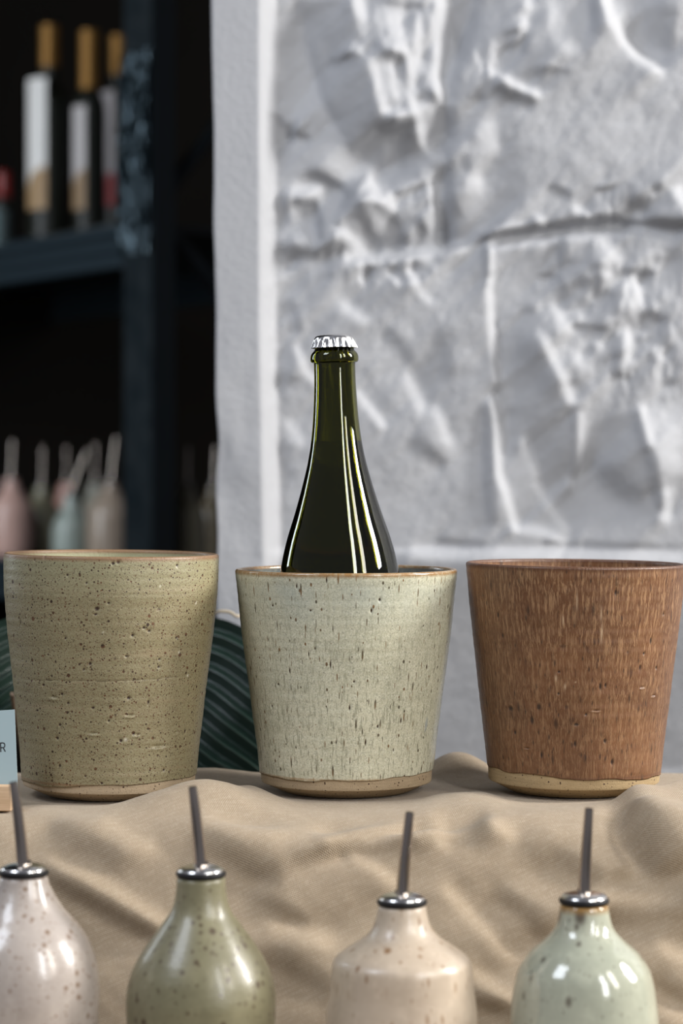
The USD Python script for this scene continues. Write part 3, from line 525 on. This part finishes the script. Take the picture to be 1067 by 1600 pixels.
# ------------------------------------------------------------------ oil bottles with steel pourers
M_steel = plain('steel', (.50, .435, .38), .16, 1.0)
M_steel_disc = plain('steel_disc', (.66, .65, .64), .20, 1.0)
M_rubber = plain('black_rubber', (.008, .008, .009), .5, specular_ior_level=.25)
def speckle_glaze(name, base, base2, spots, rough, coat, size=1.0, drip=1.0, rim=None, prob=.35, big=1.3):
    g = Graph(); o = g.obj(); so = g.scaled(o, (1, 1, drip))
    c = g.mix(g.range(g.noise(o, 24, 4, .6), .35, .65), base, base2)
    c = g.mix(g.range(g.noise(g.scaled(o, (1, 1, .5)), 160, 3, .6), .5, .7, 0, .4), c, tuple(min(1, x * 1.22) for x in base2))
    s1 = g.specks(so, 130 / size, .30 * big, prob, .6, 1.1); s2 = g.specks(so, 240 / size, .34 * big, prob, .6, 3.4); s3_ = g.specks(so, 520 / size, .36, .45, .6, 6.2)
    s = g.math('maximum', g.math('multiply', s1, .85), g.math('maximum', g.math('multiply', s2, .7), g.math('multiply', s3_, .45)))
    c = g.mix(s, c, spots)
    if rim: c = g.mix(g.range(g.add('separate_xyz', 'z', vector=o), rim[0] - .006, rim[0] - .002, 0, .9), c, rim[1])
    return g.done(name, base_color=c, roughness=rough, coat_weight=coat, coat_roughness=.1, normal=g.bump(g.noise(g.scaled(o, (1, 1, 3)), 90, 3, .6), .0008, .3))
def oil_bottle(label, cx, fy, d, halfw, mat, tilt, lean, spout_top, group, base_z=-.1815, s=1.0, detail=1):
    """halfw: (pixel row, half width) rows down the body; fy: row of the pourer's disc; lean: sideways run of the spout's tip in pixels"""
    k = d / F; c = px(cx, fy, d); zb = base_z; Hh = c[2] - zb
    root = thing('oil_bottle', label, 'bottle', (c[0], c[1], zb), tilt, group)
    rows = [(w * k, Hh - (y - fy) * k) for y, w in halfw]
    rb, zlast = rows[-1]
    out = smooth_curve(rows + ([(rb * .985, zlast * .62), (rb * .965, zlast * .3)] if zlast > .03 else []) + [(rb * .945, .008)], 80)[::-1]
    p = [(0, .002), (rb * .80, .002), (rb * .84, 0), (rb * .93, .003)] + list(map(tuple, out))
    rt, zt = out[-1]
    p += [(rt - .0008, zt + .0012), (rt - .0025, zt + .0016), (rt - .0045, zt), (rt - .0050, zt - .02), (0, zt - .02)]
    obj('body', lathe(p, 120), mat, root, smooth=50)
    fr = 39.5 * k * s if s == 1.0 else s
    z0 = zt + .0012
    th = 11.5 * k if s == 1.0 else fr * .22
    ring = [(0, z0)] + [(fr - th * .5 + th * .5 * math.cos(t), z0 + th * .5 + th * .5 * math.sin(t)) for t in np.linspace(-math.pi / 2, math.pi / 2, 9)] + [(0, z0 + th)]
    obj('rubber_gasket', lathe(ring, 64), M_rubber, root, smooth=50, label='black rubber gasket')
    dz = z0 + th * .80
    disc = [(0, dz)] + [(fr * .93, dz), (fr * .935, dz + .0004)] + [(fr * .93 * math.cos(t), dz + .0004 + fr * .27 * math.sin(t)) for t in np.linspace(.12, 1.2, 9)] + [(fr * .30, dz + fr * .275), (0, dz + fr * .285)]
    obj('pourer_disc', lathe(disc, 64), M_steel_disc, root, smooth=40, label='domed polished steel disc')
    top = (fy - spout_top) * k
    tt = np.linspace(0, 1, 24)
    zz = dz + .0004 + tt * (Hh + top - dz); xx = lean * k * (tt * .75 + .25 * tt ** 2.2); yy = -.003 * tt * np.sin(tt * 2.0)
    rr = np.interp(tt, [0, .12, .45, 1], [10.2, 10.0, 9.0, 6.9]) * k if s == 1.0 else np.interp(tt, [0, 1], [fr * .26, fr * .17])
    pth = np.stack([xx, yy, zz], -1)
    tube_ = sweep(pth, rr, 24, cap=False)
    inn_ = sweep(pth[8:] + 0, rr[8:] * .80, 24, cap=False); inn_.invert()
    n1, n2 = len(tube_.vertices), len(inn_.vertices); kk = np.arange(24)
    brim = np.vstack([np.stack([n1 - 24 + kk, n1 - 24 + (kk + 1) % 24, n1 + n2 - 24 + (kk + 1) % 24], 1), np.stack([n1 - 24 + kk, n1 + n2 - 24 + (kk + 1) % 24, n1 + n2 - 24 + kk], 1)])
    sp = trimesh.Trimesh(np.vstack([tube_.vertices, inn_.vertices]), np.vstack([tube_.faces, inn_.faces + n1, brim]), process=False)
    spm = obj('spout', sp, M_steel, root, smooth=40, label='slanted tapering steel spout')
    if detail:
        av = np.stack([np.linspace(-.55, -.50, 6) * fr * .8, np.full(6, -.001), dz + fr * .12 + np.linspace(0, .0042, 6)], -1); av[:, 0] = (-8.5 if lean > 0 else 9.5) * k + 0 * av[:, 0]
        obj('air_tube', sweep(av, 2.6 * k, 14), M_steel, root, smooth=40, label='short steel air tube beside the spout')
    return root
FR = 'oil bottles in the front row'
M_ob1 = speckle_glaze('cream_glaze', (.36, .31, .275), (.42, .37, .33), (.17, .10, .055), .24, .3, .8, 1.0, None, .45)
M_ob2 = speckle_glaze('olive_glaze', (.155, .143, .082), (.20, .183, .11), (.05, .026, .012), .36, .15, 1.05, .9, None, .55)
M_ob3 = speckle_glaze('oatmeal_glaze', (.43, .345, .26), (.50, .415, .32), (.19, .09, .028), .34, .15, 1.15, .34, None, .5)
M_ob4 = speckle_glaze('seafoam_glaze', (.31, .325, .255), (.39, .40, .315), (.055, .035, .022), .12, .5, 1.5, .6, (.1815 - .0287, (.30, .16, .04)), .22)
oil_bottle('off-white speckled round-bellied oil bottle at the left edge of the front row', 37, 1357, 1.36, [(1372, 37.5), (1384, 41), (1392, 45), (1408, 54), (1423, 64.5), (1445, 84), (1478, 105), (1516, 115.5), (1547, 118), (1587, 116.5), (1660, 114)], M_ob1, (0, 0, 0), -15, 1222, FR)
oil_bottle('olive green speckled pear-shaped oil bottle in front of the sage pot', 314, 1360, 1.36, [(1374, 38), (1402, 40.5), (1423, 47), (1443, 61), (1468, 79), (1499, 99), (1526, 111), (1559, 117), (1595, 116), (1665, 113)], M_ob2, (0, 0, 0), -13, 1229, FR)
oil_bottle('oatmeal oil bottle with an angular shoulder and rust drips, third along the front row', 628, 1406, 1.36, [(1418, 37.5), (1434, 40.5), (1446, 44.5), (1463, 57), (1479, 80), (1493, 100), (1500, 106.5), (1504, 108.3), (1509, 109.2), (1545, 112.5), (1595, 118), (1680, 118)], M_ob3, (0, 0, 0), 12, 1269, FR)
oil_bottle('glossy grey-green oil bottle with rust rim under its stopper, rightmost in the front row', 912.5, 1405, 1.36, [(1416, 38), (1424, 39), (1448, 45), (1467, 60), (1488, 84), (1503, 95.5), (1518, 103.5), (1553, 111.5), (1598, 116), (1690, 116)], M_ob4, (0, 0, 0), 7, 1263, FR)

# ------------------------------------------------------------------ price card in its wooden block
M_card = Graph().done('card', base_color=(.335, .43, .45), roughness=.7)
M_ink = plain('ink', (.012, .014, .016), .7)
g = Graph(); o = g.obj(); M_beech = g.done('beech', base_color=g.mix(g.range(g.noise(g.scaled(o, (6, 40, 110)), 5, 4, .6), .3, .7), (.50, .33, .19), (.66, .47, .30)), roughness=.6)
dc = 1.525
pc = px(16.5, 1262, dc)
hold = thing('card_holder', 'small pale beech block holding the blue price card', 'card holder', (pc[0] - .0222, pc[1] + .006, -.0003), (0, 0, -4))
obj('front_block', box((.048, .0085, .0160), (0, -.0052, .0080), .0008), M_beech, hold)
obj('back_block', box((.048, .0075, .0100), (0, .0042, .0050), .0008), M_beech, hold)
cd = thing('price_card', 'pale blue printed price card standing in the wooden block', 'card', (pc[0] - .0240, pc[1] + .0062, .0022), (-9, -4.2, -4))
wcard, hcard = .060, .0585
obj('card_sheet', box((wcard, .0005, hcard), (.0285 - wcard / 2, 0, hcard / 2)), M_card, cd, smooth=False)
tm = meshkit.text_mesh('R', .0060, .00012); tm.apply_scale([.82, 1.0, 1]); tm.apply_transform(trimesh.transformations.rotation_matrix(math.pi / 2, [1, 0, 0])); tm.apply_translation([.0285 - .0068 - .0040, -.00026, .0322])
obj('lettering', tm, M_ink, cd, smooth=False, label='dark printed letter R')

# ------------------------------------------------------------------ the pleated plant behind the pots
def leaf_mat():
    g = Graph(); uv = g.add('uvmap', 'UV', attribute='st'); o = g.obj()
    c = g.mix(g.noise(o, 18, 3), (.010, .026, .019), (.022, .048, .036))
    n = g.bump(g.noise(g.scaled(uv, (3, 900, 1)), 1, 2), .0004, .4)
    p = g.add('principled_bsdf', 'BSDF', base_color=c, roughness=.32, specular_ior_level=.7, normal=n)
    t = g.add('translucent_bsdf', 'BSDF', color=(.02, .06, .02))
    return g.done('leaf_green', surface=g.add('mix_closure', 'closure', fac=.12, closure1=p, closure2=t))
M_leaf = leaf_mat(); M_stem = plain('leaf_stalk', (.16, .11, .07), .55); M_dry = plain('dry_tendril', (.42, .36, .27), .7)
def leaf(path, widths, pleats, amp, facing, droop):
    """a long pleated blade along `path`; widths are half widths; facing is the way its upper side looks"""
    p = smooth_curve(path, 70); t = np.gradient(p, axis=0); t /= np.linalg.norm(t, axis=1, keepdims=True)
    side = np.cross(t, facing); side /= np.linalg.norm(side, axis=1, keepdims=True); nrm = np.cross(side, t)
    w = np.interp(np.linspace(0, 1, 70), np.linspace(0, 1, len(widths)), widths)
    m = int(pleats * 12) * 2 + 1; v = np.linspace(-1, 1, m); ph = v * pleats
    zig = 1 - 2 * np.abs((ph % 1.0) * 2 - 1) ** .8
    env = np.minimum(1, np.linspace(0, 1, 70) * 6) * np.minimum(1, np.linspace(1, 0, 70) * 4)
    V = p[:, None] + side[:, None] * (w[:, None] * v)[..., None] + nrm[:, None] * (amp * zig[None] * (w / max(widths))[:, None] * env[:, None] - droop * (w[:, None] * v) ** 2)[..., None]
    n1 = m; i, j = np.meshgrid(np.arange(69), np.arange(m - 1), indexing='ij'); a = i * n1 + j
    q = np.stack([a, a + 1, a + n1 + 1, a + n1], -1).reshape(-1, 4); top = V.reshape(-1, 3)
    f = np.vstack([q[:, [0, 1, 2]], q[:, [0, 2, 3]]]); N = len(top)
    bot = (V - nrm[:, None] * .0006).reshape(-1, 3)
    loop = np.r_[np.arange(m), np.arange(1, 70) * m + m - 1, 69 * m + np.arange(m - 2, -1, -1), np.arange(68, 0, -1) * m]
    l2 = np.roll(loop, -1); rimf = np.vstack([np.stack([loop, loop + N, l2 + N], 1), np.stack([loop, l2 + N, l2], 1)])
    uvv = np.stack(np.meshgrid(np.linspace(0, 1, 70), v, indexing='ij'), -1).reshape(-1, 2)
    mm = trimesh.Trimesh(np.vstack([top, bot]), np.vstack([f, f[:, ::-1] + N, rimf]), process=False)
    return mm, np.vstack([uvv, uvv])
pb = px(185, 1100, 1.93)
pl = thing('pleated_plant', 'dark green plant with broad pleated leaves behind the sage pot', 'plant', (pb[0], pb[1], FLOOR))
def rel(*p): return px(*p) - np.array([pb[0], pb[1], FLOOR])
for path, widths, ple in (([(178, 1260, 1.92), (185, 1130, 1.92), (235, 1075, 1.90), (300, 1082, 1.875), (370, 1128, 1.85), (450, 1200, 1.84), (520, 1290, 1.85)], [.004, .018, .050, .062, .062, .045, .006], 4.5),
                          ([(172, 1260, 1.93), (160, 1130, 1.93), (110, 1055, 1.91), (40, 1035, 1.88), (-30, 1075, 1.86), (-100, 1150, 1.86)], [.004, .018, .036, .038, .034, .005], 3.5)):
    m, u = leaf([rel(*q) for q in path], widths, ple, .0050, np.array([0.05, -1.0, .25]), 1.2)
    obj('leaf', m, M_leaf, pl, smooth=True, uv=u)
obj('stalk', sweep(smooth_curve([rel(19, 1084, 1.80), rel(22, 1105, 1.82), rel(40, 1200, 1.86), rel(160, 1500, 1.95)], 30), .0016, 10), M_stem, pl)
obj('tendril', sweep(smooth_curve([rel(310, 972, 1.86), rel(330, 962, 1.85), rel(345, 955, 1.84), rel(358, 956, 1.84), rel(370, 963, 1.84), rel(380, 961, 1.85), rel(400, 975, 1.9)], 40), .0013, 8), M_dry, pl, label='dry beige tendril')
zt_ = rel(175, 1260, 1.925)
obj('stem', sweep(smooth_curve([zt_, zt_ + [0, .01, -.2], [0, .02, .30]], 20), .006, 12), M_stem, pl)
M_terra = plain('nursery_pot', (.05, .05, .05), .6); M_soil = plain('soil', (.03, .022, .016), .95)
obj('plant_pot', lathe([(0, 0), (.085, 0), (.11, .24), (.114, .25), (.108, .25), (.10, .23), (0, .23)], 48), M_terra, pl)
sm = lathe([(0, .22), (.09, .22), (.095, .30), (.05, .31), (0, .315)], 32); obj('soil', sm, M_soil, pl)

# ------------------------------------------------------------------ the dark steel shelving behind, and what stands on it
P0 = px(195, 0, 3.62); A = np.array([-.553, .833, 0]); B = np.array([.833, .553, 0])     # along its front, into its depth
M_rack = None
g = Graph(); o = g.obj()
M_rack = g.done('rack_steel', base_color=g.mix(g.noise(o, 12, 3), (.005, .008, .010), (.010, .015, .018)), roughness=g.range(g.noise(o, 30, 3), .3, .7, .30, .5), specular_ior_level=.35)
M_beam = plain('beam_steel', (.020, .030, .037), .27, specular_ior_level=.9)
g = Graph(); o = g.obj()
M_film = g.done('stretch_film', base_color=(.006, .009, .011), roughness=.11, specular_ior_level=1.0, specular_tint=(.62, .86, 1.0), normal=g.bump(g.noise(g.scaled(o, (1, 1, .35)), 30, 2, .5), .10, 1.0))
def oriented(size, centre, bevel=.0):                           # size along (front run, depth, up)
    m = box(size, (0, 0, 0), bevel); T = np.eye(4); T[:3, 0], T[:3, 1], T[:3, 2] = A, B, [0, 0, 1]; T[:3, 3] = centre; m.apply_transform(T)
    if np.linalg.det(T[:3, :3]) < 0: m.invert()
    return m
rk = thing('shelving_unit', 'dark steel shelving rack in the store room left of the stone wall', 'shelf', (P0[0], P0[1], FLOOR))
R0 = np.array([0, 0, 0.])
def at(a, b, z): return R0 + A * a + B * b + np.array([0, 0, z - FLOOR])
HT = 2.25
WA = .086
for (a0, b0) in ((0, 0), (1.35, 0), (0, .52), (1.35, .52)):
    ins = 1 if a0 == 0 else -1; dep = 1 if b0 == 0 else -1
    fl1 = oriented((WA, .004, HT), at(a0 - ins * WA / 2 + .0, b0, FLOOR + HT / 2)); fl2 = oriented((.004, .036, HT), at(a0 - ins * WA, b0 + dep * .018, FLOOR + HT / 2)); fl3 = oriented((.004, .03, HT), at(a0, b0 + dep * .015, FLOOR + HT / 2))
    up = obj('upright', trimesh.util.concatenate([fl1, fl2, fl3]), M_rack, rk, smooth=False)
for zt2 in (.588, .072, -.45):
    for b0 in (0., .52):
        ln = lambda z_, r_: sweep(np.stack([at(t_, b0 + .006, z_) for t_ in np.linspace(0, 1.35, 3)]), r_, 20)
        lip = trimesh.util.concatenate([oriented((1.35, .006, .066), at(.675, b0 + .012, zt2 - .036), .002), ln(zt2 - .011, .011), ln(zt2 - .037, .008), ln(zt2 - .060, .010)])
        obj('beam', lip, M_beam, rk, smooth=30)
    obj('shelf_board', oriented((1.36, .50, .012), at(.67, .26, zt2 - .008), .002), M_rack, rk, smooth=30)
for z0_, z1_ in ((-.45, .05), (.60, .12), (.60, 1.2)):
    obj('brace', sweep(np.stack([at(-.045, .02, z0_), at(-.045, .27, (z0_ + z1_) / 2), at(-.045, .50, z1_)]), .012, 8), M_rack, rk, smooth=30)
fm_pts = []
film_g = np.meshgrid(np.linspace(0, 1, 40), np.linspace(0, 1, 160), indexing='ij')
fa, fz = film_g[0] * .084, .535 + film_g[1] * .30
fb = -.006 - .012 * np.abs(meshkit.fbm(np.stack([film_g[0] * 4, film_g[1] * 7, 0 * fa], -1), 3, 12) - .5) * 2 * np.minimum(1, 8 * np.minimum(film_g[1], 1 - film_g[1]))
FV = at(0, 0, 0)[None, None] + A * (-(fa - .0))[..., None] + B * fb[..., None] + np.array([0, 0, 1.]) * fz[..., None]
i, j = np.meshgrid(np.arange(39), np.arange(159), indexing='ij'); q4 = i * 160 + j; q4 = np.stack([q4, q4 + 1, q4 + 161, q4 + 160], -1).reshape(-1, 4)
nv = 40 * 160; ff = np.vstack([q4[:, [0, 1, 2]], q4[:, [0, 2, 3]]])
bk = FV.reshape(-1, 3) + B * .004
obj('film_wrap', trimesh.Trimesh(np.vstack([FV.reshape(-1, 3), bk]), np.vstack([ff, ff[:, ::-1] + nv]), process=False), M_film, rk, smooth=True, label='crinkled glossy wrap around the upright')

def on_rack(cx, b):                                            # distance from the camera at which a thing b metres behind the rack's front stands
    k = (cx - CX) / F
    return (b + B[0] * P0[0] + B[1] * P0[1] + B[1] * D) / (B[0] * k + B[1])
# wine bottles on the upper board
M_dglass = plain('dark_bottle_glass', (.006, .007, .004), .42, specular_ior_level=.3)
M_foil = plain('gold_foil', (.20, .10, .02), .5, .6)
def label_mat(name, top, bottom, zs):
    g = Graph(); z = g.add('separate_xyz', 'z', vector=g.obj())
    n = g.noise(g.obj(), 30, 3)
    return g.done(name, base_color=g.mix(g.range(g.math('multiply_add', g.add('separate_xyz', 'y', vector=g.obj()), 1.1, g.math('multiply_add', n, .03, z)), zs - .026, zs - .016), bottom, top), roughness=.6)
def arc_band(r, z0, z1, a0, a1, n=40, th=.0006):
    a = np.linspace(math.radians(a0), math.radians(a1), n); out = []
    for rr in (r, r + th):
        for z in (z0, z1): out.append(np.stack([rr * np.cos(a), rr * np.sin(a), np.full(n, z)], -1))
    v = np.concatenate(out); k = np.arange(n - 1); f = []
    for s0, s1 in ((0, 1), (3, 2), (2, 0), (1, 3)):
        x, y = s0 * n + k, s1 * n + k; f += [np.stack([x, y, y + 1], 1), np.stack([x, y + 1, x + 1], 1)]
    m = trimesh.Trimesh(v, np.vstack(f), process=False); m.fix_normals(); return m
def wine_bottle(label, cx, d, ytop, rad, ang, lab_rows, mat, cap_rows):
    b = px(cx, 0, d); zb = .5865; zz = lambda y: ZC - (y - HY) * d / F - zb
    H_ = zz(ytop)
    root = thing('wine_bottle', label, 'bottle', (b[0], b[1], zb), (0, 0, 0), 'wine bottles on the upper shelf')
    pr = smooth_curve([(rad, .006), (rad, H_ * .60), (rad * .97, H_ * .645), (rad * .72, H_ * .70), (rad * .45, H_ * .755), (.0155, H_ * .82), (.0145, H_ * .95)], 50)
    obj('glass', lathe([(0, .004), (rad * .8, .0), (rad * .96, .001)] + list(map(tuple, pr)) + [(.0145, H_ - .003), (0, H_ - .003)], 48), M_dglass, root, smooth=50)
    obj('foil_capsule', lathe([(.0152, zz(cap_rows)), (.0163, zz(cap_rows)), (.0162, H_ - .022), (.0165, H_ - .001), (.0150, H_), (0, H_)], 32), M_foil, root, smooth=40, label='gold foil capsule')
    obj('paper_label', arc_band(rad + .0002, max(zz(lab_rows[1]), .012), zz(lab_rows[0]), ang[0], ang[1]), mat, root, smooth=50)
L1 = label_mat('label_white', (.66, .64, .61), (.30, .19, .09), .125); L2 = label_mat('label_grey', (.42, .39, .38), (.22, .14, .07), .125); L3 = label_mat('label_red', (.40, .36, .36), (.25, .02, .02), .125)
wine_bottle('dark wine bottle with gold capsule and large white label, leftmost on the upper shelf', 78, on_rack(78, .085), 40, .036, (160, 268), (126, 330), L1, 106)
wine_bottle('dark wine bottle with gold capsule and grey-tan label, middle of the upper shelf', 140, on_rack(140, .115), 48, .0265, (165, 262), (168, 330), L2, 140)
wine_bottle('dark wine bottle with a red-bottomed label beside the rack upright', 186, on_rack(186, .21), 56, .035, (160, 262), (146, 325), L3, 118)
M_redjar = plain('red_wax', (.20, .012, .008), .3); M_teal = plain('teal_tin', (.20, .27, .27), .45); M_creamb = plain('cream_band', (.55, .40, .28), .6)
jb = px(-16, 0, on_rack(-16, .07))
tin = thing('tin', 'pale teal tin with a cream base band at the left edge of the upper shelf', 'tin', (jb[0], jb[1], .5865))
obj('tin_body', lathe([(0, .014), (.033, .014), (.034, .016), (.034, .072), (.031, .076), (0, .076)], 48), M_teal, tin); obj('base_band', lathe([(0, 0), (.034, 0), (.0348, .001), (.0348, .0145), (0, .0145)], 48), M_creamb, tin)
jr = px(4, 0, on_rack(4, .19))
jar = thing('wax_sealed_bottle', 'short bottle with red wax neck behind the teal tin', 'bottle', (jr[0], jr[1], .5865))
obj('glass', lathe([(0, 0), (.028, 0), (.029, .003), (.029, .105), (.014, .135), (.013, .150), (0, .150)], 40), M_dglass, jar); obj('wax_seal', lathe([(.0132, .118), (.020, .124), (.0155, .136), (.0150, .168), (.012, .172), (0, .172)], 40), M_redjar, jar)

# small oil bottles on the lower board
BGp = 'oil bottles on the dark lower shelf'
def small(name, c): 
    g = Graph(); o = g.obj(); return g.done(name, base_color=g.mix(g.noise(o, 60, 3), tuple(x * .85 for x in c), c), roughness=.25)
rows_ = lambda y0, w: [(y0 + 4, 11), (y0 + 14, 13), (y0 + 26, w * .55), (y0 + 40, w * .85), (y0 + 56, w), (y0 + 90, w * 1.02)]
for cx, b_, y0, w, col, lean, tip, lbl in ((18, .05, 745, 34, (.56, .36, .30), 2, 690, 'small pink oil bottle, leftmost on the dark lower shelf'), (66, .13, 757, 33, (.22, .20, .13), 1, 700, 'small olive oil bottle, second from the left on the lower shelf'),
        (112, .07, 772, 30, (.30, .34, .30), 24, 706, 'small grey-green oil bottle with leaning spout on the lower shelf'), (104, .21, 752, 30, (.50, .28, .22), 0, 700, 'small salmon oil bottle standing behind the grey-green one on the lower shelf'),
        (148, .34, 752, 30, (.26, .25, .20), 1, 694, 'small dim grey oil bottle behind the beige one on the lower shelf'), (174, .11, 750, 38, (.33, .26, .20), 8, 684, 'small beige oil bottle next to the rack upright on the lower shelf'),
        (292, .09, 756, 30, (.16, .14, .09), 2, 700, 'dim olive oil bottle right of the rack upright'), (336, .20, 756, 32, (.15, .12, .08), 2, 700, 'dim brown oil bottle half hidden by the plaster edge')):
    oil_bottle(lbl, cx, y0, on_rack(cx, b_), rows_(y0, w), small('shelf_glaze_%d' % cx, col), (0, 0, 0), lean, tip, BGp, base_z=.0702, s=.0125, detail=0)
